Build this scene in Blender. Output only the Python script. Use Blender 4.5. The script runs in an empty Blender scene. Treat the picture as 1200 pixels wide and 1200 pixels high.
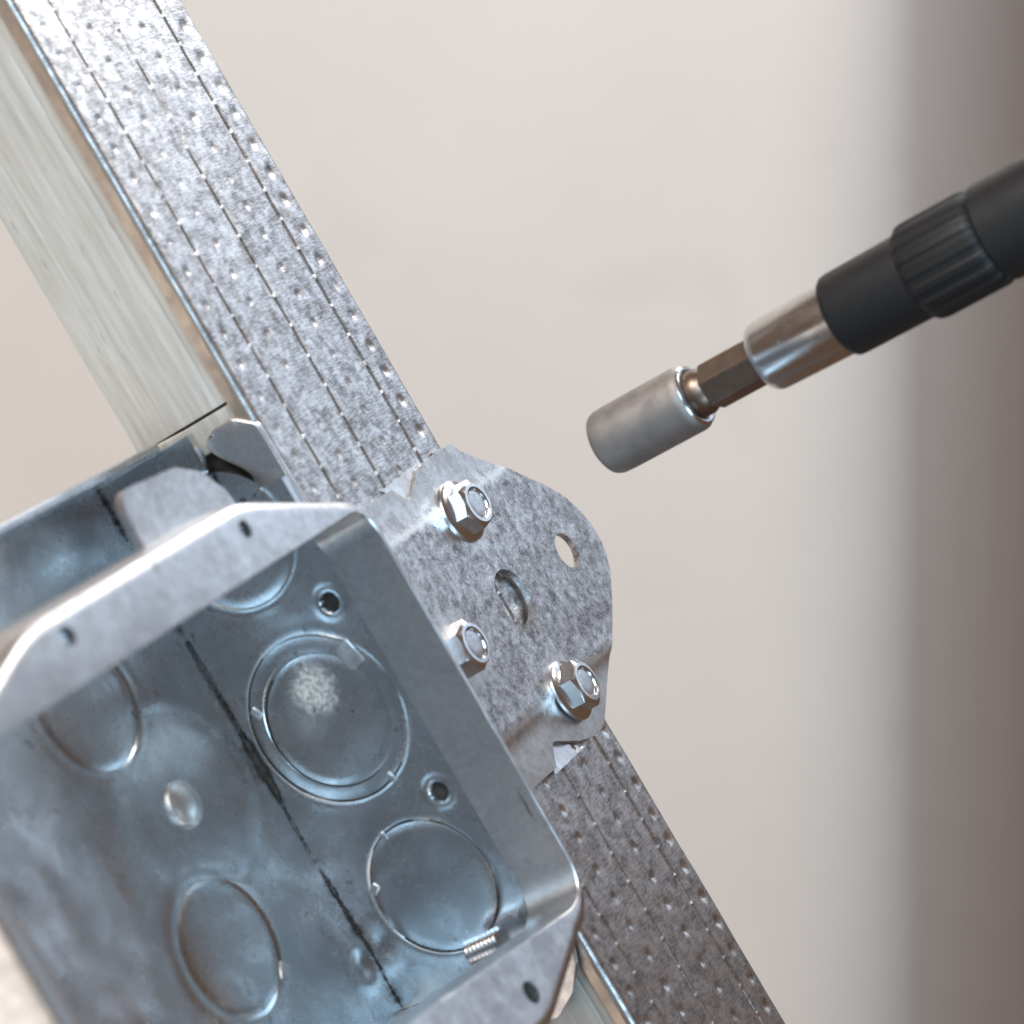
import bpy, bmesh, math, random
import numpy as np
from mathutils import Matrix, Vector, noise
from mathutils.geometry import delaunay_2d_cdt

random.seed(7); rng = np.random.default_rng(7)
SC = bpy.context.scene
COL = SC.collection
MM = 0.001
R = math.radians

# ------------------------------------------------------------------ camera
DIST = 0.484
cam_d = bpy.data.cameras.new('camera'); cam = bpy.data.objects.new('camera', cam_d); COL.objects.link(cam)
cam.location = (0, -DIST, 0); cam.rotation_euler = (R(90), 0, 0)
cam_d.lens = 101.7; cam_d.sensor_width = 36; cam_d.clip_start = 0.02; cam_d.clip_end = 50
cam_d.dof.use_dof = True; cam_d.dof.focus_distance = 0.468; cam_d.dof.aperture_fstop = 18.0
SC.camera = cam
# ------------------------------------------------------------------ world
W = bpy.data.worlds.new('World'); SC.world = W; W.use_nodes = True
bg = W.node_tree.nodes['Background']
bg.inputs[0].default_value = (0.70, 0.41, 0.25, 1); bg.inputs[1].default_value = 0.19
# ------------------------------------------------------------------ lamps
def area(name, loc, aim, sx, sy, power, col):
    d = bpy.data.lights.new(name, 'AREA'); d.shape = 'RECTANGLE'; d.size = sx; d.size_y = sy
    d.energy = power; d.color = col
    o = bpy.data.objects.new(name, d); COL.objects.link(o); o.location = loc
    o.rotation_euler = (Vector(aim) - Vector(loc)).to_track_quat('-Z', 'Y').to_euler()
    return o
area('window_lamp', (0.64, 0.42, 0.49), (0, 0, 0), 0.46, 0.44, 0.80, (0.60, 0.79, 1.0))
area('high_window_lamp', (0.12, 0.32, 0.47), (0, 0, 0), 0.36, 0.14, 1.2, (0.95, 0.97, 1.0))
area('work_lamp', (0.38, 0.03, 0.66), (0, 0, 0), 0.12, 0.12, 1.5, (1.0, 0.97, 0.93))
area('key_lamp', (-0.7, -0.9, 0.85), (0.0, 0.3, 0.0), 0.5, 0.5, 12.9, (1.0, 0.92, 0.84))
area('cool_lamp', (-0.14, -1.10, 0.44), (-0.02, 0, -0.03), 0.50, 0.50, 6.2, (0.50, 0.78, 1.0))
area('cool_lamp', (0.58, -1.00, -0.42), (-0.02, 0, -0.03), 0.50, 0.50, 6.2, (0.50, 0.78, 1.0))
area('bounce_lamp', (-0.66, -0.44, -0.46), (-0.02, 0, 0.0), 0.50, 0.50, 1.5, (1.0, 0.93, 0.85))
# ------------------------------------------------------------------ exposure
vs = SC.view_settings
vs.view_transform = 'Standard'; vs.look = 'None'; vs.exposure = 0; vs.gamma = 1; vs.use_curve_mapping = False
SC.cycles.use_denoising = True
SC.cycles.max_bounces = 10; SC.cycles.glossy_bounces = 6

# ------------------------------------------------------------------ assembly frame: u along the bar, v across it, n out of the plate (mm)
def frame():
    an, th, de = R(59.9), R(61), R(3)
    u = Vector((math.cos(an), 0, -math.sin(an))); a = Vector((math.sin(an), 0, math.cos(an))); y = Vector((0, 1, 0))
    v = a*math.cos(th) + y*math.sin(th); n = a*math.sin(th) - y*math.cos(th)
    q = Matrix.Rotation(de, 3, a)
    if (q @ u).y < 0: q = Matrix.Rotation(-de, 3, a)
    u, v, n = q @ u, q @ v, q @ n
    m = Matrix.Identity(4)
    for i in range(3):
        m[i][0], m[i][1], m[i][2] = u[i], v[i], n[i]
    m.translation = Vector((9.137e-3, 0, -6.425e-3))
    return m
FR = frame()

# ------------------------------------------------------------------ helpers
def thing(name, label, cat, base=(0, 0, 0), group=None, rz=0, mat=None):
    o = bpy.data.objects.new(name, None); COL.objects.link(o); o.empty_display_size = 0.01
    o.matrix_world = FR @ Matrix.Translation(Vector(base)*MM) @ Matrix.Rotation(rz, 4, 'Z')
    o['label'] = label; o['category'] = cat
    if group: o['group'] = group
    return o
def link(name, me, mat, parent, smooth=None, label=None):
    o = bpy.data.objects.new(name, me); COL.objects.link(o)
    me.materials.clear(); me.materials.append(mat)
    if parent is not None: o.parent = parent
    if smooth is not None: shade(me, smooth)
    if label: o['label'] = label
    return o
def shade(me, ang):
    me.polygons.foreach_set('use_smooth', [True]*len(me.polygons))
    if ang < 180:
        bm = bmesh.new(); bm.from_mesh(me)
        c = R(ang)
        for e in bm.edges:
            if len(e.link_faces) == 2:
                e.smooth = e.calc_face_angle(0) < c
        bm.to_mesh(me); bm.free()
    me.update()
def mesh(name, verts, faces):
    me = bpy.data.meshes.new(name)
    me.from_pydata([tuple(float(c)*MM for c in p) for p in verts], [], [tuple(int(i) for i in f) for f in faces])
    me.validate(); me.update()
    return me
def fix(me):
    bm = bmesh.new(); bm.from_mesh(me); bmesh.ops.recalc_face_normals(bm, faces=bm.faces); bm.to_mesh(me); bm.free(); return me
def bevel(o, w, seg=2, ang=40):
    m = o.modifiers.new('bevel', 'BEVEL'); m.width = w*MM; m.segments = seg; m.limit_method = 'ANGLE'; m.angle_limit = R(ang)
    return o
def box_mesh(name, x0, x1, y0, y1, z0, z1):
    v = [(x, y, z) for x in (x0, x1) for y in (y0, y1) for z in (z0, z1)]
    f = [(0, 1, 3, 2), (4, 6, 7, 5), (0, 4, 5, 1), (2, 3, 7, 6), (0, 2, 6, 4), (1, 5, 7, 3)]
    return fix(mesh(name, v, f))
def lathe(name, prof, seg=48, close=True):
    """prof: (radius, height) list, around local z"""
    v, f = [], []
    for r, z in prof:
        for k in range(seg):
            t = 2*math.pi*k/seg; v.append((r*math.cos(t), r*math.sin(t), z))
    for i in range(len(prof)-1):
        for k in range(seg):
            k2 = (k+1) % seg
            f.append((i*seg+k, i*seg+k2, (i+1)*seg+k2, (i+1)*seg+k))
    if close:
        f.append(tuple(range(seg))[::-1]); f.append(tuple((len(prof)-1)*seg+k for k in range(seg)))
    return fix(mesh(name, v, f))
def inside(p, poly):
    x, y = p; c = False; n = len(poly); j = n-1
    for i in range(n):
        xi, yi = poly[i]; xj, yj = poly[j]
        if (yi > y) != (yj > y) and x < (xj-xi)*(y-yi)/(yj-yi)+xi: c = not c
        j = i
    return c
def circle(cx, cy, r, n=40):
    return [(cx+r*math.cos(2*math.pi*k/n), cy+r*math.sin(2*math.pi*k/n)) for k in range(n)]
def resample(poly, d):
    out = []
    for i in range(len(poly)):
        a, b = Vector(poly[i]), Vector(poly[(i+1) % len(poly)]); m = max(1, int((b-a).length/d))
        for k in range(m): out.append(tuple(a.lerp(b, k/m)))
    return out
def round_poly(poly, rad, seg=5):
    """round each corner; rad is a number or one per corner"""
    out = []; n = len(poly)
    for i in range(n):
        r = rad[i] if isinstance(rad, (list, tuple)) else rad
        p, a, b = Vector(poly[i]), Vector(poly[i-1]), Vector(poly[(i+1) % n])
        da, db = (a-p), (b-p); la, lb = da.length, db.length; da /= la; db /= lb
        ang = math.acos(max(-1, min(1, da.dot(db))))
        if r <= 0 or ang > 3.1: out.append(tuple(p)); continue
        t = min(r/math.tan(ang/2), la*0.48, lb*0.48)
        p0, p1 = p+da*t, p+db*t
        for k in range(seg+1):
            s = k/seg; out.append(tuple(p0*(1-s)**2 + p*2*s*(1-s) + p1*s*s))
    return out
def plate(name, outer, holes, thick, zf, step=1.3, edge=0.9):
    """sheet in the xy plane with real holes; zf(x, y) is the height of its face"""
    outer = resample(outer, edge)
    loops = [outer] + holes
    pts, eds = [], []
    for lp in loops:
        b = len(pts); pts += lp; m = len(lp)
        eds += [(b+k, b+(k+1) % m) for k in range(m)]
    bnd = np.array(pts)
    x0, y0 = bnd.min(0); x1, y1 = bnd.max(0)
    for x in np.arange(x0+step/2, x1, step):
        for y in np.arange(y0+step/2, y1, step):
            if np.min((bnd[:, 0]-x)**2+(bnd[:, 1]-y)**2) < (0.45*step)**2: continue
            if inside((x, y), outer) and not any(inside((x, y), h) for h in holes): pts.append((x, y))
    vv, _, ff, _, _, _ = delaunay_2d_cdt([Vector(p) for p in pts], eds, [], 0, 1e-4)
    tri = []
    for f in ff:
        c = (vv[f[0]]+vv[f[1]]+vv[f[2]])/3
        if inside(c, outer) and not any(inside(c, h) for h in holes): tri.append(tuple(f))
    n = len(vv)
    V = [(p.x, p.y, zf(p.x, p.y)) for p in vv] + [(p.x, p.y, zf(p.x, p.y)-thick) for p in vv]
    F = list(tri) + [tuple(i+n for i in reversed(t)) for t in tri]
    cnt = {}
    for t in tri:
        for a, b in ((t[0], t[1]), (t[1], t[2]), (t[2], t[0])): cnt[(a, b)] = 1
    for (a, b) in cnt:
        if (b, a) not in cnt: F.append((b, a, a+n, b+n))
    return fix(mesh(name, V, F))
def sheet(name, xs, ys, hf, to3, thick, mask=None):
    """height-field sheet with thickness. hf(X, Y) -> heights; to3(x, y, h) -> points"""
    X, Y = np.meshgrid(xs, ys, indexing='ij'); H = hf(X, Y)
    nx, ny = X.shape
    top = to3(X, Y, H).reshape(-1, 3); bot = to3(X, Y, np.full_like(H, -thick)).reshape(-1, 3)
    I = np.arange(nx*ny).reshape(nx, ny)
    q = np.stack([I[:-1, :-1], I[1:, :-1], I[1:, 1:], I[:-1, 1:]], -1)
    keep = np.ones(q.shape[:2], bool)
    if mask is not None:
        keep = mask((X[:-1, :-1]+X[1:, 1:])/2, (Y[:-1, :-1]+Y[1:, 1:])/2)
    qf = q[keep]
    F = [tuple(t) for t in qf] + [tuple(t[::-1]+nx*ny) for t in qf]
    E = {}
    for t in qf:
        for k in range(4): E[(t[k], t[(k+1) % 4])] = 1
    for (a, b) in list(E):
        if (b, a) not in E: F.append((b, a, a+nx*ny, b+nx*ny))
    V = np.concatenate([top, bot])
    me = mesh(name, V, F)
    bm = bmesh.new(); bm.from_mesh(me)
    bmesh.ops.delete(bm, geom=[v for v in bm.verts if not v.link_faces], context='VERTS')
    bmesh.ops.recalc_face_normals(bm, faces=bm.faces); bm.to_mesh(me); bm.free()
    return me
_np = rng.normal(size=(64, 64))
def wav(X, Y, s):
    """cheap smooth value noise"""
    x, y = X/s+1000, Y/s+1000
    i, j = np.floor(x).astype(int), np.floor(y).astype(int); fx, fy = x-i, y-j
    fx, fy = fx*fx*(3-2*fx), fy*fy*(3-2*fy)
    g = lambda a, b: _np[a % 64, b % 64]
    return (g(i, j)*(1-fx)+g(i+1, j)*fx)*(1-fy)+(g(i, j+1)*(1-fx)+g(i+1, j+1)*fx)*fy

# ------------------------------------------------------------------ materials
def nodes(name):
    m = bpy.data.materials.new(name); m.use_nodes = True
    nt = m.node_tree; b = nt.nodes['Principled BSDF']
    return m, nt, b
def coord(nt, scale=(1, 1, 1), rot=(0, 0, 0)):
    t = nt.nodes.new('ShaderNodeTexCoord'); mp = nt.nodes.new('ShaderNodeMapping')
    mp.inputs['Scale'].default_value = scale; mp.inputs['Rotation'].default_value = rot
    nt.links.new(t.outputs['Object'], mp.inputs[0]); return mp.outputs[0]
def noi(nt, vec, scale, detail=4, rough=0.6, dist=0.0):
    t = nt.nodes.new('ShaderNodeTexNoise'); t.inputs['Scale'].default_value = scale
    t.inputs['Detail'].default_value = detail; t.inputs['Roughness'].default_value = rough; t.inputs['Distortion'].default_value = dist
    nt.links.new(vec, t.inputs['Vector']); return t.outputs[0]
def ramp(nt, fac, stops):
    r = nt.nodes.new('ShaderNodeValToRGB'); e = r.color_ramp.elements
    while len(e) < len(stops): e.new(0.5)
    for k, (p, c) in enumerate(stops):
        e[k].position = p; e[k].color = c if isinstance(c, tuple) and len(c) == 4 else ((*c, 1) if isinstance(c, tuple) else (c, c, c, 1))
    nt.links.new(fac, r.inputs[0]); return r.outputs[0]
def mix(nt, fac, a, b, mode='MIX'):
    n = nt.nodes.new('ShaderNodeMix'); n.data_type = 'RGBA'; n.blend_type = mode
    for sock, val in ((n.inputs[0], fac), (n.inputs[6], a), (n.inputs[7], b)):
        if hasattr(val, 'is_linked') or isinstance(val, bpy.types.NodeSocket): nt.links.new(val, sock)
        else: sock.default_value = val if not isinstance(val, tuple) else ((*val, 1) if len(val) == 3 else val)
    return n.outputs[2]
def math_n(nt, op, a, b=None):
    n = nt.nodes.new('ShaderNodeMath'); n.operation = op
    for k, val in enumerate((a, b)):
        if val is None: continue
        if isinstance(val, bpy.types.NodeSocket): nt.links.new(val, n.inputs[k])
        else: n.inputs[k].default_value = val
    return n.outputs[0]
def bump(nt, b, h, strength, dist=0.0002):
    n = nt.nodes.new('ShaderNodeBump'); n.inputs['Strength'].default_value = strength; n.inputs['Distance'].default_value = dist
    nt.links.new(h, n.inputs['Height']); nt.links.new(n.outputs[0], b.inputs['Normal'])

def galvanised(name, dark, light, r0, r1, blotch=600, grain=2600, stretch=(1, 1, 1), bstr=0.35, white=None, spangle=0.25):
    """zinc coated steel: crystal patches, soft mottling, fine grain and pale scuffs"""
    m, nt, b = nodes(name)
    c = coord(nt); cs = coord(nt, stretch)
    f1 = noi(nt, c, blotch, 5, 0.65, 0.3); f2 = noi(nt, cs, grain, 3, 0.6)
    vo = nt.nodes.new('ShaderNodeTexVoronoi'); vo.inputs['Scale'].default_value = 330; vo.inputs['Randomness'].default_value = 1
    wp = nt.nodes.new('ShaderNodeVectorMath'); wp.operation = 'ADD'; nt.links.new(c, wp.inputs[0])
    wn = nt.nodes.new('ShaderNodeVectorMath'); wn.operation = 'SCALE'; wn.inputs['Scale'].default_value = 0.004
    tn = nt.nodes.new('ShaderNodeTexNoise'); tn.inputs['Scale'].default_value = 500; nt.links.new(c, tn.inputs['Vector'])
    nt.links.new(tn.outputs['Color'], wn.inputs[0]); nt.links.new(wn.outputs[0], wp.inputs[1]); nt.links.new(wp.outputs[0], vo.inputs['Vector'])
    sv = nt.nodes.new('ShaderNodeSeparateColor'); nt.links.new(vo.outputs['Color'], sv.inputs[0])
    f = math_n(nt, 'ADD', math_n(nt, 'ADD', math_n(nt, 'MULTIPLY', f1, 0.55), math_n(nt, 'MULTIPLY', f2, 0.45)), math_n(nt, 'MULTIPLY', math_n(nt, 'SUBTRACT', sv.outputs[0], 0.5), spangle*0.4))
    col = ramp(nt, f, [(0.38, dark), (0.50, tuple((a+b_)/2 for a, b_ in zip(dark, light))), (0.62, light)])
    if white:
        w = ramp(nt, noi(nt, c, white, 6, 0.75, 0.8), [(0.58, 0.0), (0.72, 0.8)])
        col = mix(nt, w, col, (0.86, 0.86, 0.86))
    nt.links.new(col, b.inputs['Base Color'])
    b.inputs['Metallic'].default_value = 1.0
    nt.links.new(ramp(nt, f, [(0.35, r1), (0.65, r0)]), b.inputs['Roughness'])
    bump(nt, b, math_n(nt, 'ADD', f2, math_n(nt, 'MULTIPLY', f1, 0.6)), bstr, 0.0001)
    return m
M_BAR = galvanised('bar_zinc', (0.27, 0.265, 0.27), (0.90, 0.89, 0.90), 0.33, 0.48, 460, 1600, (3.2, 0.40, 1), 0.36, None, 0.10)
M_PLATE = galvanised('plate_zinc', (0.30, 0.30, 0.31), (0.80, 0.80, 0.81), 0.34, 0.48, 420, 2200, (1, 1, 1), 0.25, 230)
def fold_wear(m):
    # pale stretched zinc along the two folds of the plate
    nt = m.node_tree; b = nt.nodes['Principled BSDF']
    col = b.inputs['Base Color'].links[0].from_socket
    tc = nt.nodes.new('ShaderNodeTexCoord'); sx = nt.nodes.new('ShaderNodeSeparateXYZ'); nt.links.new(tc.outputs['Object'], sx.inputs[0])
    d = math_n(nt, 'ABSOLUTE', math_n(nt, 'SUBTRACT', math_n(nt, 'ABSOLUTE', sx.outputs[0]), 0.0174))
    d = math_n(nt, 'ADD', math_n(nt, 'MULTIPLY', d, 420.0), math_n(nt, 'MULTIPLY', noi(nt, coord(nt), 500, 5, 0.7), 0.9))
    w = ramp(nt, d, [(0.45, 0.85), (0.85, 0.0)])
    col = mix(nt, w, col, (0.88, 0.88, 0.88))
    for px, py in ((-0.0154, -0.0244), (0.0183, -0.0231), (0.0023, -0.045)):                       # rubbed zinc round the screws
        vd = nt.nodes.new('ShaderNodeVectorMath'); vd.operation = 'DISTANCE'; nt.links.new(tc.outputs['Object'], vd.inputs[0]); vd.inputs[1].default_value = (px, py, 0)
        q = math_n(nt, 'ADD', math_n(nt, 'MULTIPLY', vd.outputs['Value'], 125.0), math_n(nt, 'MULTIPLY', math_n(nt, 'SUBTRACT', noi(nt, coord(nt), 420, 5, 0.75, 0.5), 0.5), 1.0))
        col = mix(nt, ramp(nt, q, [(0.70, 0.6), (0.95, 0.0)]), col, (0.84, 0.84, 0.84))
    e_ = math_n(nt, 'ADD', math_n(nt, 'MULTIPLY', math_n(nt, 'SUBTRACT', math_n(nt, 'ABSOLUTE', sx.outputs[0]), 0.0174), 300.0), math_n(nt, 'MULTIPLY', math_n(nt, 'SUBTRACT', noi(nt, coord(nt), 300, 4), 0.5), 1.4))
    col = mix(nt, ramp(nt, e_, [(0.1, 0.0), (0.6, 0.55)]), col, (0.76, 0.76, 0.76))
    sc_ = ramp(nt, noi(nt, coord(nt, (1.0, 0.05, 1), (0, 0, 0.5)), 1500, 2, 0.5), [(0.70, 0.0), (0.76, 0.5)])   # fine scratches
    col = mix(nt, math_n(nt, 'MULTIPLY', sc_, ramp(nt, noi(nt, coord(nt), 120, 3), [(0.5, 0.0), (0.6, 1.0)])), col, (0.9, 0.9, 0.9))
    nt.links.new(col, b.inputs['Base Color'])
M_FACE = galvanised('face_zinc', (0.24, 0.235, 0.245), (0.86, 0.85, 0.86), 0.34, 0.48, 620, 3000, (1, 1, 1), 0.16, 170, 0.22)
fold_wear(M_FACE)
M_RING = galvanised('ring_zinc', (0.58, 0.58, 0.60), (0.84, 0.84, 0.85), 0.32, 0.44, 150, 900, (1, 1, 1), 0.14)

def draw_marks(m):
    nt = m.node_tree; b = nt.nodes['Principled BSDF']; col = b.inputs['Base Color'].links[0].from_socket
    k = ramp(nt, noi(nt, coord(nt, (0.16, 1, 1)), 420, 3, 0.55), [(0.65, 0.0), (0.71, 0.8)])
    k = math_n(nt, 'MULTIPLY', k, ramp(nt, noi(nt, coord(nt), 60, 2), [(0.47, 0.0), (0.58, 1.0)]))
    nt.links.new(mix(nt, k, col, (0.10, 0.09, 0.09)), b.inputs['Base Color'])
M_COLLAR = galvanised('collar_zinc', (0.58, 0.58, 0.60), (0.82, 0.82, 0.83), 0.29, 0.38, 150, 900, (1, 1, 1), 0.10)
draw_marks(M_COLLAR)
def box_zinc():
    m, nt, b = nodes('box_zinc')
    c = coord(nt)
    f1 = noi(nt, c, 90, 5, 0.65, 0.5); f2 = noi(nt, c, 900, 4, 0.6)
    col = ramp(nt, f1, [(0.35, (0.46, 0.48, 0.50)), (0.65, (0.66, 0.68, 0.70))])
    sp = ramp(nt, noi(nt, coord(nt, (1, 1.0, 1)), 420, 3, 0.5), [(0.66, 0.0), (0.70, 1.0)])       # small oil specks
    sp2 = ramp(nt, noi(nt, c, 70, 3, 0.5), [(0.50, 0.0), (0.62, 0.7)])
    col = mix(nt, math_n(nt, 'MULTIPLY', sp, sp2), col, (0.12, 0.11, 0.11))
    tc = nt.nodes.new('ShaderNodeTexCoord'); sx = nt.nodes.new('ShaderNodeSeparateXYZ'); nt.links.new(tc.outputs['Object'], sx.inputs[0])
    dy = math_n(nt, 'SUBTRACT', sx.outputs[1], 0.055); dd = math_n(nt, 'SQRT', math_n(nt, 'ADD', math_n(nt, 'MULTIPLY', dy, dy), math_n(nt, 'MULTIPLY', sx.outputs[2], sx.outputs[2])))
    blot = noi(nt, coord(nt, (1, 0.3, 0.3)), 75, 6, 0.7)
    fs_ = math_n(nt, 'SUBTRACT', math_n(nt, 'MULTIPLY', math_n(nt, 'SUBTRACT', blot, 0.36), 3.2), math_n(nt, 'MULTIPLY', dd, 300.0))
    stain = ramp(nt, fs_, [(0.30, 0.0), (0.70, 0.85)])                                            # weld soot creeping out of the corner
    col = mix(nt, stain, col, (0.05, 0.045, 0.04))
    nt.links.new(col, b.inputs['Base Color'])
    b.inputs['Metallic'].default_value = 1
    nt.links.new(ramp(nt, math_n(nt, 'ADD', math_n(nt, 'MULTIPLY', f1, 0.7), math_n(nt, 'MULTIPLY', f2, 0.3)), [(0.35, 0.34), (0.65, 0.22)]), b.inputs['Roughness'])
    bump(nt, b, f2, 0.10, 0.0001)
    return m
M_BOX = box_zinc()
def scuffed():
    m = box_zinc(); m.name = 'scuffed_zinc'; nt = m.node_tree; b = nt.nodes['Principled BSDF']
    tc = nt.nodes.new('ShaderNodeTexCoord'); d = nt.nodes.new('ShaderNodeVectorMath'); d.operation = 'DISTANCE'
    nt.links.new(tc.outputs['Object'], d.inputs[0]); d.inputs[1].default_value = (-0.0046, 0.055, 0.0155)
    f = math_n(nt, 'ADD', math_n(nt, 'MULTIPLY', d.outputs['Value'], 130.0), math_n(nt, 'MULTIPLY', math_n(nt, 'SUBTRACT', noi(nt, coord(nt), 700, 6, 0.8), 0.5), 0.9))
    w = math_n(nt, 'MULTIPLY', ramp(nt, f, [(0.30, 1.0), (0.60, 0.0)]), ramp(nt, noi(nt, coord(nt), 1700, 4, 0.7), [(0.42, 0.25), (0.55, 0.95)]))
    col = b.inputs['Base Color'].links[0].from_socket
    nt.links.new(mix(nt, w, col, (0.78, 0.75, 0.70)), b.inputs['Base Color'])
    nt.links.new(math_n(nt, 'SUBTRACT', 1.0, math_n(nt, 'MULTIPLY', w, 0.8)), b.inputs['Metallic'])
    rr = b.inputs['Roughness'].links[0].from_socket
    nt.links.new(mix(nt, w, rr, (0.65, 0.65, 0.65)), b.inputs['Roughness'])
    return m
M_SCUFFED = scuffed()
def simple(name, col, metal, rough, var=0.12, scale=700, bstr=0.15):
    m, nt, b = nodes(name)
    f = noi(nt, coord(nt), scale, 4, 0.6)
    nt.links.new(ramp(nt, f, [(0.3, tuple(c*(1-var) for c in col)), (0.7, tuple(min(1, c*(1+var)) for c in col))]), b.inputs['Base Color'])
    b.inputs['Metallic'].default_value = metal
    nt.links.new(ramp(nt, f, [(0.3, rough*1.15), (0.7, rough*0.85)]), b.inputs['Roughness'])
    bump(nt, b, f, bstr, 0.0001)
    return m
M_SCREW = simple('screw_zinc', (0.76, 0.76, 0.78), 1, 0.24, 0.10, 900, 0.14)
M_SCREWTOP = simple('screw_top', (0.70, 0.71, 0.73), 1, 0.34, 0.15, 1500, 0.4)
M_SOCKET = simple('socket_steel', (0.42, 0.39, 0.375), 1, 0.62, 0.22, 240, 0.25)
M_SHANK = simple('shank_steel', (0.26, 0.20, 0.16), 1, 0.42, 0.2, 500, 0.15)
M_CHROME = simple('sleeve_steel', (0.66, 0.67, 0.68), 1, 0.24, 0.05, 400, 0.05)
M_RIVET = simple('rivet_zinc', (0.82, 0.81, 0.79), 1, 0.46, 0.06, 500, 0.1)
M_EDGE = simple('edge_steel', (0.50, 0.44, 0.39), 1, 0.42, 0.12, 250, 0.08)
M_BLACK = simple('black_rubber', (0.012, 0.012, 0.013), 0, 0.55, 0.2, 300, 0.1)
M_GRIME_SHADE = simple('grime_and_shade', (0.05, 0.043, 0.038), 0.2, 0.7, 0.4, 900, 0.5)  # weld grime, also the painted shade of holes and the under-bar hollow
M_RED = simple('drill_case', (0.03, 0.032, 0.035), 0, 0.45, 0.1, 200, 0.1)

def wall_paint():
    m, nt, b = nodes('wall_paint')
    c = coord(nt)
    f = noi(nt, c, 9, 4, 0.6); s = ramp(nt, noi(nt, c, 22, 3, 0.5, 0.6), [(0.60, 0.0), (0.80, 0.22)])
    col = ramp(nt, f, [(0.3, (0.715, 0.635, 0.575)), (0.7, (0.755, 0.675, 0.615))])
    nt.links.new(mix(nt, s, col, (0.52, 0.47, 0.43)), b.inputs['Base Color'])
    b.inputs['Roughness'].default_value = 0.85
    bump(nt, b, noi(nt, c, 260, 3), 0.08, 0.0008)
    return m
M_WALL = wall_paint()
def pale_wood():
    m, nt, b = nodes('pale_wood')
    f = noi(nt, coord(nt, (0.06, 1, 1)), 900, 4, 0.6); p = noi(nt, coord(nt, (0.16, 1, 1)), 900, 2, 0.5)
    col = ramp(nt, f, [(0.3, (0.46, 0.42, 0.37)), (0.7, (0.62, 0.585, 0.54))])
    col = mix(nt, ramp(nt, p, [(0.66, 0.0), (0.74, 0.55)]), col, (0.20, 0.17, 0.14))
    nt.links.new(col, b.inputs['Base Color']); b.inputs['Roughness'].default_value = 0.6
    bump(nt, b, f, 0.3, 0.0002)
    return m
M_WOOD = pale_wood()

# ------------------------------------------------------------------ the setting: a plastered wall whose rounded end turns away
def wall():
    prof = [(-1.6, 0.40), (-0.8, 0.40), (-0.2, 0.40), (0.072, 0.40)]
    cx, cy, r = 0.072, 0.40+0.06, 0.06
    for k in range(1, 25):
        t = R(74)*k/24; prof.append((cx+r*math.sin(t), cy-r*math.cos(t)))
    t = R(74); x, y = prof[-1]
    prof += [(x+0.3*math.cos(t), y+0.3*math.sin(t)), (x+2.0*math.cos(t), y+2.0*math.sin(t))]
    zs = np.linspace(-1.2, 1.4, 14)
    v = [(x*1000, y*1000, z*1000) for x, y in prof for z in zs]; nz = len(zs)
    f = [(i*nz+k, (i+1)*nz+k, (i+1)*nz+k+1, i*nz+k+1) for i in range(len(prof)-1) for k in range(nz-1)]
    o = link('wall', mesh('wall', v, f), M_WALL, None, 180)
    o['kind'] = 'structure'
wall()

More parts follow.
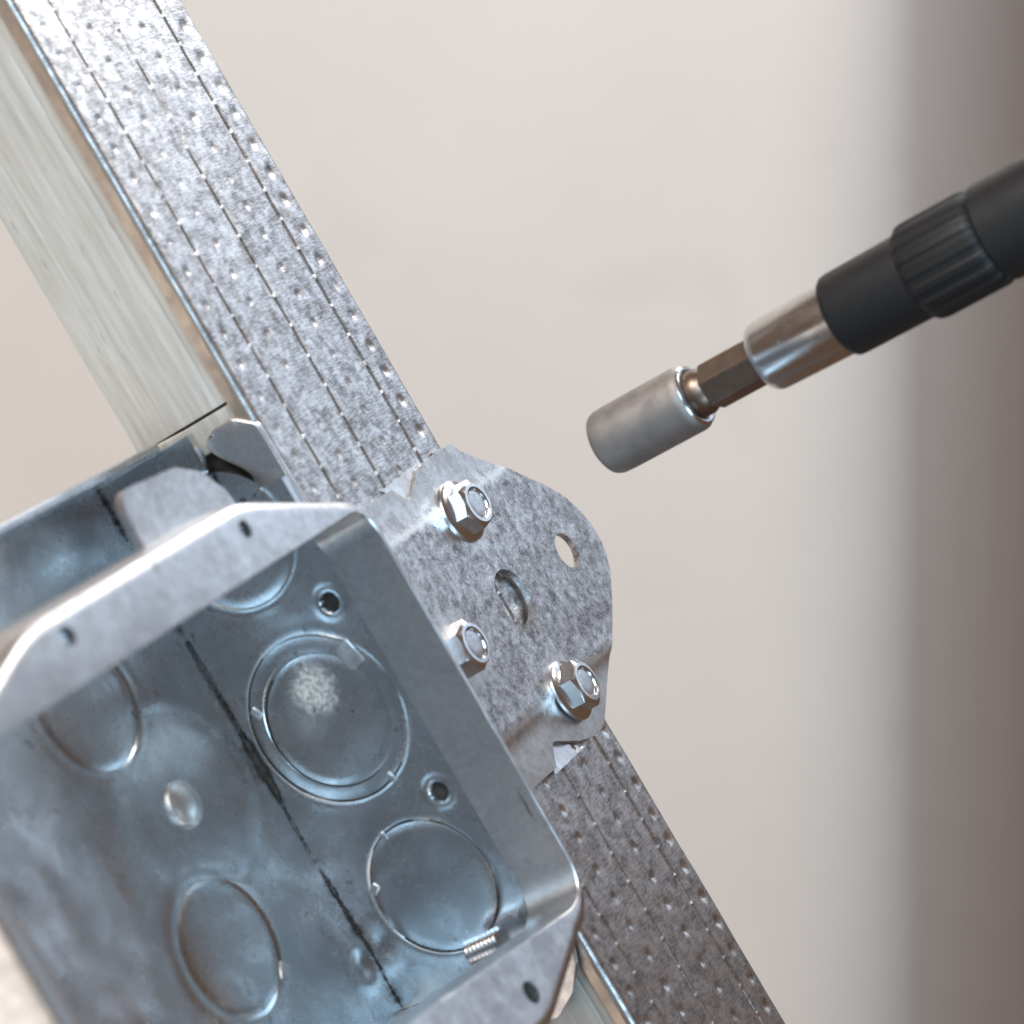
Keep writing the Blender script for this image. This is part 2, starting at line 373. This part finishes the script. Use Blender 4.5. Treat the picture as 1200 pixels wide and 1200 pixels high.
# ------------------------------------------------------------------ telescoping mounting bars
def bar(name, label, u0, u1, vr, vl, z, leg_l, leg_r, grooves, dims, base, rz, legspan, phase):
    """channel: right leg, face with grooves and rows of dimples, left leg. coordinates relative to base"""
    t = thing(name, label, 'mounting bar', base, None, rz)
    rb = 1.3
    step = 0.3
    us = np.arange(u0, u1+step/2, step)
    # arc-length s across: right leg | bend | face | bend | left leg
    face = (vr-rb)-(vl+rb); arc = rb*math.pi/2
    fs = np.arange(0, face+step/2, face/round(face/step))
    ss = np.concatenate([np.linspace(-arc-leg_r, -arc, 6)[:-1], np.linspace(-arc, 0, 7)[:-1], fs, np.linspace(face, face+arc, 7)[1:], np.linspace(face+arc, face+arc+leg_l, 40)[1:]])
    def to3(U, S, H):
        out = np.zeros(U.shape+(3,)); out[..., 0] = U
        V = np.empty_like(S); Z = np.empty_like(S)
        m = (S >= 0) & (S <= face); V[m] = vr-rb-S[m]; Z[m] = z+H[m]
        m = (S < 0) & (S >= -arc); a = -S[m]/rb; V[m] = vr-rb+(rb+H[m])*np.sin(a); Z[m] = z-rb+(rb+H[m])*np.cos(a)
        m = S < -arc; V[m] = vr+H[m]; Z[m] = z-rb+(S[m]+arc)
        m = (S > face) & (S <= face+arc); a = (S[m]-face)/rb; V[m] = vl+rb-(rb+H[m])*np.sin(a); Z[m] = z-rb+(rb+H[m])*np.cos(a)
        m = S > face+arc; V[m] = vl-H[m]; Z[m] = z-rb-(S[m]-face-arc)
        out[..., 1] = V; out[..., 2] = Z; return out
    def hf(U, S):
        V = vr-rb-S
        H = 0.035*wav(U, S, 7)+0.015*wav(U, S, 1.6)
        for g, dep, wd in grooves:
            w = V-g-0.08*wav(U, U*0+g*3, 9)
            H = H-dep*np.exp(-(w/wd)**2)
            uu = ((U+phase+2.6) % 5.3)-2.65                       # beads sitting on the groove
            H = H+(dep+0.06)*np.exp(-((uu/0.26)**2+(w/0.32)**2))
        for g, dep, rad, ph in dims:
            k = np.floor((U+phase+ph)/5.3)
            jit = 0.75+0.5*np.abs(np.sin(k*12.9898+g*7.1))
            uu = ((U+phase+ph) % 5.3)-2.65+0.25*np.sin(k*4.3+g)
            H = H-dep*jit*np.exp(-((uu/rad)**2+((V-g-0.2*np.sin(k*2.7+g))/rad)**2)**1.2)
        leg = S > face+arc
        H = np.where(leg, 0.02*wav(U, S, 5)-0.25*np.exp(-((S-face-arc-4.6)/0.22)**2), H)
        return H
    def mask(U, S):
        a, b_ = legspan
        return ~((S > face+arc*0.9) & ((U < a) | (U > b_)))
    me = sheet(name, us, ss, hf, to3, 0.9, mask)
    o = link('channel', me, M_BAR, t, 50)
    me.materials.append(M_EDGE)
    for p in me.polygons:
        if p.center.y < (vl+0.35)*MM and p.center.z < (z-0.75)*MM: p.material_index = 1
    return t
GU = [(-24.0, 0.34, 0.24), (-38.2, 0.28, 0.19), (-51.3, 0.24, 0.17)]
DU = [(-19.7, 0.34, 0.95, 0.0), (-31.4, 0.22, 0.66, 1.5), (-45.1, 0.19, 0.62, 3.4), (-56.2, 0.19, 0.62, 0.8)]
bar('mounting_bar', 'bright galvanised steel channel bar with bluish sheen, grooves and rows of dimples', -150, 12, -15.8, -60.4, -1.6, 1.7, 12, GU, DU, (0, 0, 0), 0, (-200, 200), 1.0)
GL = [(-21.2, 0.34, 0.24), (-34.9, 0.30, 0.19), (-47.5, 0.26, 0.17)]
DL = [(-17.2, 0.36, 0.85, 2.2), (-27.8, 0.28, 0.68, 0.4), (-41.2, 0.26, 0.66, 2.9), (-51.4, 0.26, 0.66, 1.4)]
bar('mounting_bar', 'darker brownish galvanised channel bar with dimple rows, sliding under the bracket plate', 12.8, 150, -14.0, -55.0, -1.7, 1.7, 12, GL, DL, (0, 0, 0), R(1.0), (-200, 200), 0.0)
# pale wooden battens that the bars are fixed over
def batten(label, u0, u1, v0, v1, n0, n1, rz, groove):
    us = np.arange(u0, u1+0.01, 0.5); ns_ = np.arange(n0, n1+0.01, 0.35)
    def hf(U, N):
        H = 0.04*wav(U, N*6, 9)+0.02*wav(U*0.4, N, 0.8)
        g = N-groove-0.15*wav(U, U*0, 20)
        return H-0.35*np.exp(-(g/0.2)**2)
    t = thing('wooden_batten', label, 'batten', (0, 0, 0), None, rz)
    link('timber', sheet('timber', us, ns_, hf, lambda U, N, H: np.stack([U, v0-H, N], -1), v1-v0), M_WOOD, t, 50)
batten('pale wooden batten behind the bluish bar, cut off square above the hook tab', -160, -48.2, -59.0, -18, -24, -3.4, 0, -7.4)
batten('pale wooden batten behind the brownish bar, below the box corner', 44, 160, -53.6, -17, -24, -3.4, R(1.0), -7.6)
t = thing('end_block', 'tan-grey block filling the gap between the batten end and the hook tab', 'block')
o = link('block', box_mesh('block', -48.0, -43.0, -59.4, -30, -24, -3.4), M_WOOD, t); bevel(o, 0.3)

# ------------------------------------------------------------------ bracket plate
def sstep(x, a, b):
    t = max(0.0, min(1.0, (x-a)/(b-a))); return t*t*(3-2*t)
def plate_z(u, v):
    z = 0.40*(sstep(u, -18.6, -16.6)-sstep(u, 16.6, 18.6)) - 0.32
    z += 0.14*math.exp(-((u+17.4)/0.9)**2)+0.20*math.exp(-((u-17.4)/0.9)**2)
    r = math.hypot(u-0.7, v+23.5)
    z += 0.12*math.exp(-((r-4.6)/0.8)**2)
    z += 0.06*noise.noise((u*0.12, v*0.12, 3.1))
    return z
PO = [(-25.5, -15.6), (-23.4, -13.6), (-16.2, -2.4), (-10.1, 6.1), (-7.0, 9.3), (-3.8, 11.3), (-0.6, 12.3), (2.2, 12.3), (4.8, 11.5), (7.2, 9.9), (11.2, 5.4), (14.6, 0.9), (17.7, -3.6), (21.7, -10.4), (25.6, -16.6), (26.6, -19.0),
      (26.7, -22.6), (25.7, -27.3), (22.9, -34.3), (23.0, -35.4), (26.2, -38.0), (26.0, -61.0), (-24.5, -61.0), (-24.3, -38.9), (-21.5, -36.1), (-21.5, -35.3), (-24.9, -28.6), (-25.4, -23.8)]
bracket = thing('bracket_plate', 'flat galvanised bracket plate with rounded lobe and two round holes', 'bracket', (0, 0, 0))
me = plate('face_plate', PO, [circle(0, 0, 3.2, 44), circle(0.7, -23.5, 4.9, 48)], 1.1, plate_z)
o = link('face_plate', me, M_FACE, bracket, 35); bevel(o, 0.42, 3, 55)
# triangular bent tongues under the two notches
for nm, tri in (('notch_tongue', [(-25.6, -26.5), (-20.6, -35.7), (-25.0, -40.0)]), ('notch_tongue', [(27.0, -26.5), (22.2, -34.9), (27.0, -39.0)])):
    s = -1 if tri[0][0] < 0 else 1
    me = plate(nm, tri, [], 0.3, lambda u, v, s=s: (-1.05+0.20*(u-24.5)) if s > 0 else (-1.15+0.12*(u+23)), 1.0, 0.8)
    o = link(nm, me, M_RING, bracket, 30)
# hook tabs folded down along the side of each bar (sheet in the u-n plane)
def side_tab(poly, v, th):
    me = plate('side_tab', round_poly(poly, 1.6, 5), [], th, lambda x, y: 0.25*math.exp(-((y+8)/2.5)**2), 1.0, 0.7)
    rot = Matrix(((1, 0, 0, 0), (0, 0, -1, v*MM), (0, 1, 0, 0), (0, 0, 0, 1)))
    me.transform(rot); fix(me)
    o = link('side_tab', me, M_RING, bracket, 40); bevel(o, 0.4, 3, 50)
side_tab([(-25, -0.9), (-34, -1.3), (-43.4, -1.5), (-45.9, -5.0), (-45.8, -9.2), (-44.3, -11.9), (-41.7, -10.3), (-38.8, -7.8), (-36.6, -6.6), (-35.0, -8.0), (-34.6, -14), (-25, -14)], -60.9, 1.2)
side_tab([(27, -0.9), (40, -1.5), (47.8, -2.8), (52.0, -4.4), (55.6, -7.2), (58.2, -11.6), (58.4, -16), (27, -16)], -55.9, 1.2)

o = link('gap_shade_sheet', box_mesh('gap_shade_sheet', -43.0, -20, -58.2, -57.2, -22, -3.0), M_GRIME_SHADE, bracket)  # added dark sheet, paints the shade of the hollow under the bar
# ------------------------------------------------------------------ hex washer-head screws
def hex_r(t, af): return af/2/math.cos(((t+math.pi/6) % (math.pi/3))-math.pi/6)
def make_screw(base, label, turn, drop=0.0):
    t = thing('hex_screw', label, 'screw', base, 'hex screws in the bracket plate', turn)
    t.matrix_world = t.matrix_world @ Matrix.Rotation(R(drop), 4, 'X')
    fl = lathe('washer_flange', [(1.6, -0.2), (5.0, -0.15), (5.25, 0.1), (5.25, 0.55), (5.0, 0.8), (4.5, 0.95), (3.9, 1.25), (3.0, 1.5)], 64)
    o = link('washer_flange', fl, M_SCREW, t, 40)
    af, h, N = 7.5, 3.9, 96
    rows = []
    rows.append([(hex_r(2*math.pi*k/N, af), 1.0) for k in range(N)])
    for d in (0.0, 1.0):
        row = []
        for k in range(N):
            r = hex_r(2*math.pi*k/N, af); rc = 3.35
            zc = h-(r-rc)*0.55-0.02
            row.append((r-0.05, zc-0.15) if d == 0 else (r-0.18, zc))
        rows.append(row)
    rows += [[(3.3, h)]*N, [(2.75, h+0.02)]*N, [(2.45, h-0.12)]*N, [(2.25, h-0.5)]*N, [(1.2, h-0.42)]*N, [(0.05, h-0.36)]*N]
    v = [(r*math.cos(2*math.pi*k/N), r*math.sin(2*math.pi*k/N), z) for row in rows for k, (r, z) in enumerate(row)]
    f = [(i*N+k, i*N+(k+1) % N, (i+1)*N+(k+1) % N, (i+1)*N+k) for i in range(len(rows)-1) for k in range(N)]
    f.append(tuple((len(rows)-1)*N+k for k in range(N))); f.append(tuple(range(N))[::-1])
    hd = link('hex_head', fix(mesh('hex_head', v, f)), M_SCREW, t, 24)
    link('recessed_top', lathe('recessed_top', [(2.24, h-0.6), (2.24, h-0.36), (2.1, h-0.33), (1.0, h-0.30), (0.02, h-0.30)], 40), M_SCREWTOP, hd, 40)
    prof = [(1.9, -0.2)]
    for k in range(16): prof += [(1.9, -0.6-k*0.8), (1.45, -1.0-k*0.8)]
    prof += [(0.2, -15)]
    link('threaded_shank', lathe('threaded_shank', prof, 24), M_SCREW, t, 30)
    return t
make_screw((-15.4, -24.4, 0.0), 'shiny hex screw in the bracket plate, beside the bluish bar and facing the nut setter', R(12), 1.5)
make_screw((18.3, -23.1, 0.0), 'shiny hex screw in the bracket plate, beside the brownish bar and notch', R(34), -2.5)
make_screw((2.3, -45.0, -1.2), 'hex screw half hidden behind the raised rim of the box ring', R(20))

# ------------------------------------------------------------------ junction box
VW, VL, NB, NT = -63.0, -173.0, -31.0, -1.2
UT, UB = -47.0, 46.0
box = thing('junction_box', 'square galvanised steel electrical box with round knockouts and dark weld seam', 'junction box', (0, -118, NB))
def LB(me):          # mesh given in assembly coordinates -> box origin
    me.transform(Matrix.Translation(Vector((0, 118, -NB))*MM)); return me
KO_W = [(0.4, -16.0, 13.3, 10.7), (30.4, -14.8, 10.7, 0), (-30.2, -15.0, 10.7, 0)]
def wall_h(U, N):
    H = 0.10*wav(U, N, 14)+0.03*wav(U, N, 4)
    for cu, cn, r1, r2 in KO_W:
        d = np.hypot(U-cu, N-cn); H = H-0.34/(1+np.exp(np.clip((d-r1-0.12)/0.09, -30, 30)))
        H = H+0.05*np.exp(-((d-r1-1.0)/0.8)**2)
    for cu, cn in ((-14.9, -5.0), (17.8, -5.2)):
        d = np.hypot(U-cu, N-cn); H = H-3.2*np.exp(-((d/1.42)**14))+0.15*np.exp(-((d-2.3)/0.6)**2)
    return H
def to_wall(U, N, H): return np.stack([U, VW-H, N], -1)
st = 0.25
me = sheet('side_wall', np.arange(UT, UB+.1, st), np.arange(NB-1.2, NT+.1, st), wall_h, to_wall, 1.4, lambda U, N: ~((U < -34.5) & (N > -12)))
wall_r = link('side_wall', LB(me), M_BOX, box, 50)
def disc(name, cu, cn, r_out, r_in, lift, mat, parent, tilt=0.0, bow=0.25, gaps=()):
    """knockout disc or ring lying in the u-n wall"""
    prof = []
    if r_in: prof = [(r_in, -0.5), (r_in, lift-0.12), (r_in+0.12, lift)]
    else: prof = [(0.02, -0.5), (0.02, lift+bow)] + [(r_out*k/6, lift+bow*(1-(k/6)**2)) for k in range(1, 6)]
    prof += [(r_out-0.22, lift), (r_out-0.06, lift-0.07), (r_out, lift-0.25), (r_out, -0.5)]
    me = lathe(name, prof, 72, not r_in)
    if r_in:
        pass
    return me
def place_wall(me, cu, cn, tilt):
    # local z -> -v (into the box)
    m = Matrix.Translation(Vector((cu, VW, cn))*MM) @ Matrix(((1, 0, 0, 0), (0, 0, -1, 0), (0, 1, 0, 0), (0, 0, 0, 1))) @ Matrix.Rotation(tilt, 4, 'X') @ Matrix.Rotation(tilt*0.7, 4, 'Y')
    me.transform(m); fix(me); return LB(me)
for cu, cn, r1, r2 in KO_W:
    if r2:
        link('knockout_ring', place_wall(disc('knockout_ring', cu, cn, r1, r2+0.12, 0.02, M_BOX, wall_r), cu, cn, R(0.6)), M_BOX, wall_r, 35)
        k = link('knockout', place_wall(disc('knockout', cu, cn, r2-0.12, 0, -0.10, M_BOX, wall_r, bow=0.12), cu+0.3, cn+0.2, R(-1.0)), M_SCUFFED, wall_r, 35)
        # the tie that holds disc and ring, and a pale scuff on the disc
        tie = box_mesh('knockout_tie', -1.6, 1.6, -2.1, 2.1, -0.3, 0.22)
        a = math.atan2(-6.5-cn+1.6, -7.2-cu)
        tie.transform(Matrix.Rotation(math.pi/2+0.25, 4, 'Z'))
        o = link('knockout_tie', place_wall(tie, -6.6, -6.6, R(3)), M_RING, wall_r, 35); bevel(o, 0.3, 2)
    else:
        me = place_wall(disc('knockout', cu, cn, r1, 0, 0.06, M_BOX, wall_r), cu, cn, R(0.9))
        if cu < 0:
            bm = bmesh.new(); bm.from_mesh(me)
            bmesh.ops.delete(bm, geom=[f for f in bm.faces if f.calc_center_median().x < -34.5*MM and f.calc_center_median().z > (-12-NB)*MM], context='FACES')
            bm.to_mesh(me); bm.free()
        k = link('knockout', me, M_BOX, wall_r, 35)
for cu, cn in ((-14.9, -5.0), (17.8, -5.2)):
    link('screw_hole_shade', place_wall(lathe('screw_hole_shade', [(1.38, -1.4), (1.38, -1.0), (1.0, -0.95), (0.02, -1.0)], 28), cu, cn, 0), M_GRIME_SHADE, wall_r, 30)  # dark disc at the pit bottom, painted shade of the hole
for cu, cn, a, sz in ((-5.3, -26.6, 30, 0.7), (12.6, -11.2, 25, 0.55), (27.0, -24.2, -55, 0.65), (20.2, -17.8, 10, 0.5)):
    me = box_mesh('knockout_tie', -sz*1.5, sz*1.5, -sz, sz, -0.2, 0.24); me.transform(Matrix.Rotation(R(a), 4, 'Z'))
    bevel(link('knockout_tie', place_wall(me, cu, cn, R(4)), M_RING, wall_r, 35), 0.25)
# thin dark gaps where the discs are sheared
def gap_ring(r, a0, a1, place):
    n_ = 60; V, F = [], []
    for k in range(n_+1):
        a = a0+(a1-a0)*k/n_
        for rr, z in ((r-0.10, -0.02), (r+0.13, -0.02), (r+0.13, -0.2), (r-0.10, -0.2)): V.append((rr*math.cos(a), rr*math.sin(a), z))
    for k in range(n_):
        for q in range(4): F.append((k*4+q, k*4+(q+1) % 4, k*4+4+(q+1) % 4, k*4+4+q))
    F += [(0, 1, 2, 3), tuple(n_*4+q for q in range(4))]
    return place(fix(mesh('knockout_gap', V, F)))
for cu, cn, r, a0, a1 in ((0.4, -16.0, 13.3, R(200), R(395)), (0.7, -15.8, 10.7, R(-150), R(100)), (30.4, -14.8, 10.7, R(-60), R(150)), (30.4, -14.8, 10.7, R(165), R(215))):
    link('knockout_gap', gap_ring(r, a0, a1, lambda me: place_wall(me, cu, cn, 0)), M_GRIME_SHADE, wall_r)
# back panel
KO_B = [(20.6, -92.2, 10.4), (-20.6, -92.2, 10.4), (20.6, -146, 10.4), (-20.6, -146, 10.4)]
def back_h(U, V):
    H = 0.10*wav(U, V, 16)+0.03*wav(U, V, 4)
    d = np.hypot(U+0.2, (V+83.5)*0.9); H = H-0.9*np.exp(-(d/10.0)**2.4)+0.22*np.exp(-((d-14.0)/3.5)**2)
    for cu, cv, r in KO_B:
        d = np.hypot(U-cu, V-cv); H = H-0.5/(1+np.exp(np.clip((d-r-0.12)/0.12, -30, 30)))+0.12*np.exp(-((d-r-1.6)/1.2)**2)
    d = np.hypot(U-36, V+66.6); H = H+0.30*np.exp(-((d-3.2)/1.6)**2)-0.3*np.exp(-(d/2.0)**2)
    return H
me = sheet('back_panel', np.arange(UT, UB+.1, 0.35), np.arange(VL, VW+1.5, 0.35), back_h, lambda U, V, H: np.stack([U, V, NB+H], -1), 1.4)
back = link('back_panel', LB(me), M_BOX, box, 50)
for cu, cv, r in KO_B:
    me = disc('knockout', 0, 0, r, 0, -0.12, M_BOX, back, bow=0.35)
    me.transform(Matrix.Translation(Vector((cu, cv, NB))*MM) @ Matrix.Rotation(R(1.2), 4, 'X')); link('knockout', LB(me), M_BOX, back, 35)
me = box_mesh('knockout_tie', -1.5, 1.5, -1.1, 1.1, -0.3, 0.25); me.transform(Matrix.Translation(Vector((28.8, -83.8, NB))*MM) @ Matrix.Rotation(R(-40), 4, 'Z'))
bevel(link('knockout_tie', LB(me), M_RING, back, 35), 0.3)
me = lathe('rivet', [(3.75, -1.6), (3.75, -0.55), (3.55, -0.25), (3.25, -0.3), (3.1, -0.2), (2.7, 0.1), (2.1, 0.36), (1.4, 0.54), (0.7, 0.63), (0.02, 0.66)], 48)
me.transform(Matrix.Translation(Vector((-0.2, -83.4, NB))*MM)); link('rivet', LB(me), M_RIVET, back, 60)
# other walls
o = link('end_wall', LB(box_mesh('end_wall', UB, UB+1.4, VL, VW-0.2, NB-1, -5.0)), M_BOX, box); bevel(o, 0.3)
o = link('end_wall', LB(box_mesh('end_wall', UT-1.4, UT, VL, VW-0.2, NB-1, -17)), M_BOX, box); bevel(o, 0.3)
o = link('side_wall', LB(box_mesh('side_wall', UT, UB, VL-1.4, VL, NB-1, NT-0.05)), M_BOX, box); bevel(o, 0.3)
# grime along the weld seam: lumpy dark crusts in the corner of wall and back
def crust(pts, name='weld_seam'):
    """pts: (u, v, n, radius)"""
    V, F = [], []; S = 8
    for i, (u, v, n, r) in enumerate(pts):
        for k in range(S):
            a = 2*math.pi*k/S; rr = r*(0.75+0.5*random.random())
            V.append((u+random.uniform(-.1, .1), v+rr*math.cos(a), n+rr*math.sin(a)))
    for i in range(len(pts)-1):
        for k in range(S): F.append((i*S+k, i*S+(k+1) % S, (i+1)*S+(k+1) % S, (i+1)*S+k))
    F.append(tuple(range(S))); F.append(tuple((len(pts)-1)*S+k for k in range(S)))
    link(name, LB(fix(mesh(name, V, F))), M_GRIME_SHADE, box, 60)
def seam(u0, u1, rf):
    crust([(u, VW-0.15+random.uniform(-.15, .1), NB+0.1+random.uniform(-.1, .2), max(0.08, 0.62*rf((u-u0)/(u1-u0))*(0.7+0.5*random.random()))) for u in np.arange(u0, u1, 0.45)])
seam(-4, 8.5, lambda s: 0.25+1.0*math.sin(math.pi*s)**1.2)
seam(9.5, 15.5, lambda s: 0.22)
seam(-20, -4.2, lambda s: 0.14)
seam(15.7, 22.3, lambda s: 0.14)
seam(22.5, 32, lambda s: 0.22+0.2*s)
seam(32, 39, lambda s: 0.3+0.55*math.sin(math.pi*s))
seam(39, 45.6, lambda s: 0.22)
crust([(UB-0.1, VW-0.1, n, 0.25+0.1*random.random()) for n in np.arange(NB, -4, 0.8)])
# cover screw whose thread stands in the corner
def thread_screw(parent, base, axis_mat, length, r, mat):
    prof = [(0.05, 0)]
    k = 0.0
    while k < length: prof += [(r, k+0.2), (r*0.78, k+0.55)]; k += 0.75
    prof += [(0.05, length)]
    me = lathe('cover_screw', prof, 28); me.transform(Matrix.Translation(Vector(base)*MM) @ axis_mat)
    link('cover_screw', LB(me), mat, parent, 30)
thread_screw(box, (41.2, -67.4, -12.0), Matrix.Identity(4), 6.5, 2.1, M_SCREW)

# ------------------------------------------------------------------ raised device ring on the box
ring = thing('device_ring', 'raised steel device ring with screw-hole ears around the box opening', 'device ring', (0, -118, NT))
def ring_path():
    """samples (u, v, outward u, outward v, flange width) around the opening"""
    vr, vl = -62.0, -172.0
    pts = [(-25.0, vr), (41.8, vr), (35.2, -120.0), (34.6, vl), (-24.8, vl)]
    poly = round_poly([Vector(p) for p in pts], [5.0, 7.0, 6.0, 5.0, 4.0], 8)
    poly = resample(poly, 1.0)
    n = len(poly); out = []
    for i in range(n):
        a, b = Vector(poly[i-1]), Vector(poly[(i+1) % n]); t = (b-a).normalized(); o = Vector((t.y, -t.x))
        p = Vector(poly[i])
        c = Vector((8, -118))
        if o.dot(p-c) < 0: o = -o
        w = 1.5
        if abs(o.x) > 0.5:
            ramp_ = min(1.0, max(0.0, (vr-1.5-p.y)/26.0), max(0.0, (p.y-vl-1.5)/26.0))
            w = 1.5+ramp_*(8.4 if p.x < 0 else 10.6)
        out.append((p, o, w))
    ws = [w for _, _, w in out]; n = len(ws)
    ws = [sum(ws[(i+k) % n] for k in range(-3, 4))/7 for i in range(n)]
    return [(p, o, w) for (p, o, _), w in zip(out, ws)]
RP = ring_path()
V, F = [], []
for p, o, w in RP:
    wb = max(w, 1.55)
    top = 8.0+0.05*noise.noise((p.x*.08, p.y*.08, 0))
    fl = max(0.0, o.y)
    prof = [(-1.3*fl, NT+0.1), (-0.75*fl, 2.5), (-0.25*fl, 6.6), (0.0, 7.7), (0.0, 7.85), (0.12, top), (0.5, top), (max(0.62, wb-2.3), top), (max(0.7, wb-1.8), top-0.02), (wb-0.8, top-0.25), (wb-0.15, top-0.8), (wb+0.3, top-1.9), (wb+0.35, top-2.3), (wb+0.7, 3.5), (wb+1.0, NT+0.1),
            (wb-0.4, NT+0.1), (wb-0.8, 5.0), (max(0.95, wb-2.2), 6.75), (0.95, 6.6), (1.1-0.5*fl, 2.5), (1.1-1.2*fl, NT+0.1)]
    for d, z in prof: V.append((p.x+o.x*d, p.y+o.y*d, z+(0.13*max(0.0, d)*max(0.0, o.x) if z > 5.5 else 0)))
m = len(prof); n = len(RP)
for i in range(n):
    j = (i+1) % n
    for k in range(m):
        k2 = (k+1) % m; F.append((i*m+k, j*m+k, j*m+k2, i*m+k2))
me = fix(mesh('collar', V, F))
def boolean_cut(me, cuts):
    o = bpy.data.objects.new('tmp', me); COL.objects.link(o); tmp = []
    for (u, v, r) in cuts:
        c = bpy.data.objects.new('cut', lathe('cut', [(r, -4), (r, 14)], 28)); COL.objects.link(c); c.location = (u*MM, v*MM, 0)
        b = o.modifiers.new('b', 'BOOLEAN'); b.operation = 'DIFFERENCE'; b.object = c; b.solver = 'EXACT'; tmp.append(c)
    dg = bpy.context.evaluated_depsgraph_get(); dg.update()
    res = bpy.data.meshes.new_from_object(o.evaluated_get(dg))
    for c in tmp + [o]: bpy.data.objects.remove(c)
    return res
me = boolean_cut(me, [(-31.0, -92, 1.35), (44.9, -90, 1.75), (-31.0, -138, 1.35), (44.4, -138, 1.55)])
me.transform(Matrix.Translation(Vector((0, 118, -NT))*MM))
link('collar', me, M_COLLAR, ring, 38)
# base flange of the ring, clamped on the box edge
def LR(me): me.transform(Matrix.Translation(Vector((0, 118, -NT))*MM)); return me
for hu, hv, hz in ((-31.0, -92, 5.6), (44.9, -90, 7.7), (-31.0, -138, 5.6), (44.4, -138, 7.7)):
    me = lathe('ear_hole_shade', [(1.7, -0.9), (1.7, 0.0), (1.2, -0.05), (0.02, -0.1)], 24); me.transform(Matrix.Translation(Vector((hu, hv, hz))*MM))
    link('ear_hole_shade', LR(me), M_GRIME_SHADE, ring)  # dark plug below each ear, shade inside the hole given as colour
tongue = round_poly([(-33, -79), (-37, -80), (-41, -83.5), (-43.3, -89), (-44, -104), (-33, -104)], 3, 6)
o = link('base_tongue', LR(plate('base_tongue', tongue, [], 1.4, lambda x, y: NT+1.5+0.004*(x+30)**2, 1.5, 1.0)), M_RING, ring, 50); bevel(o, 0.5, 3)

# ------------------------------------------------------------------ nut setter, bit holder and drill, lined up with the first screw
AX = (-13.8, -24.2)
def along(name, label, cat, n0): return thing(name, label, cat, (AX[0], AX[1], n0))
ns = along('nut_setter', 'dull grey hex nut setter bit with dark shank, aimed at a screw', 'nut setter', 28.2)
link('socket', lathe('socket', [(3.7, 7), (3.7, 0.3), (3.9, 0), (4.5, 0.0), (5.0, 0.35), (5.3, 1.1), (5.4, 3), (5.42, 16.2), (5.3, 17.0), (4.95, 17.5)], 72), M_SOCKET, ns, 40)
link('collar_ring', lathe('collar_ring', [(4.96, 17.45), (4.8, 17.8), (4.4, 17.95), (3.9, 17.7), (3.7, 17.2), (2.0, 17.0)], 64), M_CHROME, ns, 60)
link('neck', lathe('neck', [(3.6, 16.9), (3.8, 18.2), (3.75, 19.3), (3.3, 20.2), (3.0, 20.8), (3.0, 22)], 48), M_SHANK, ns, 60)
N = 6
V = [(3.95*math.cos(R(60*k+8)), 3.95*math.sin(R(60*k+8)), z) for z in (20.4, 32.0) for k in range(6)]
F = [(k, (k+1) % 6, 6+(k+1) % 6, 6+k) for k in range(6)] + [tuple(range(6)), tuple(range(6, 12))]
o = link('hex_shank', fix(mesh('hex_shank', V, F)), M_SHANK, ns); bevel(o, 0.35, 2)
bh = along('bit_holder', 'polished steel magnetic bit holder sleeve between shank and black chuck', 'bit holder', 58.5)
link('sleeve', lathe('sleeve', [(3.7, 4), (3.8, 0.3), (4.2, 0), (5.1, 0.1), (5.5, 0.6), (5.65, 1.4), (5.9, 14.5), (5.8, 16)], 72), M_CHROME, bh, 40)
dr = along('power_drill', 'black cordless drill chuck behind the bit holder', 'drill', 72.5)
link('chuck_sleeve', lathe('chuck_sleeve', [(5.7, 1.2), (5.9, 0.2), (6.2, 0.0), (6.5, 0.4), (6.6, 1.2), (6.7, 13.8), (6.5, 14), (6.5, 26), (7.6, 27), (7.6, 45)], 64), M_BLACK, dr, 40)
V, F = [], []; NR = 144
for i, (r, z) in enumerate([(6.7, 13.6), (7.2, 14.2), (7.4, 15), (7.4, 25), (7.2, 25.8), (6.8, 26.4)]):
    for k in range(NR):
        a = 2*math.pi*k/NR; rr = r+0.28*(1 if (k % 8) < 4 else 0); V.append((rr*math.cos(a), rr*math.sin(a), z))
F = [(i*NR+k, i*NR+(k+1) % NR, (i+1)*NR+(k+1) % NR, (i+1)*NR+k) for i in range(5) for k in range(NR)]
F += [tuple(range(NR)), tuple(5*NR+k for k in range(NR))]
link('grip_ring', fix(mesh('grip_ring', V, F)), M_BLACK, dr, 30)
link('nose', lathe('nose', [(6.5, 44.5), (9.0, 45.2), (12, 47.5), (14.5, 53), (16, 65), (18, 70), (26, 85), (28, 110), (28, 150)], 64), M_RED, dr, 40)
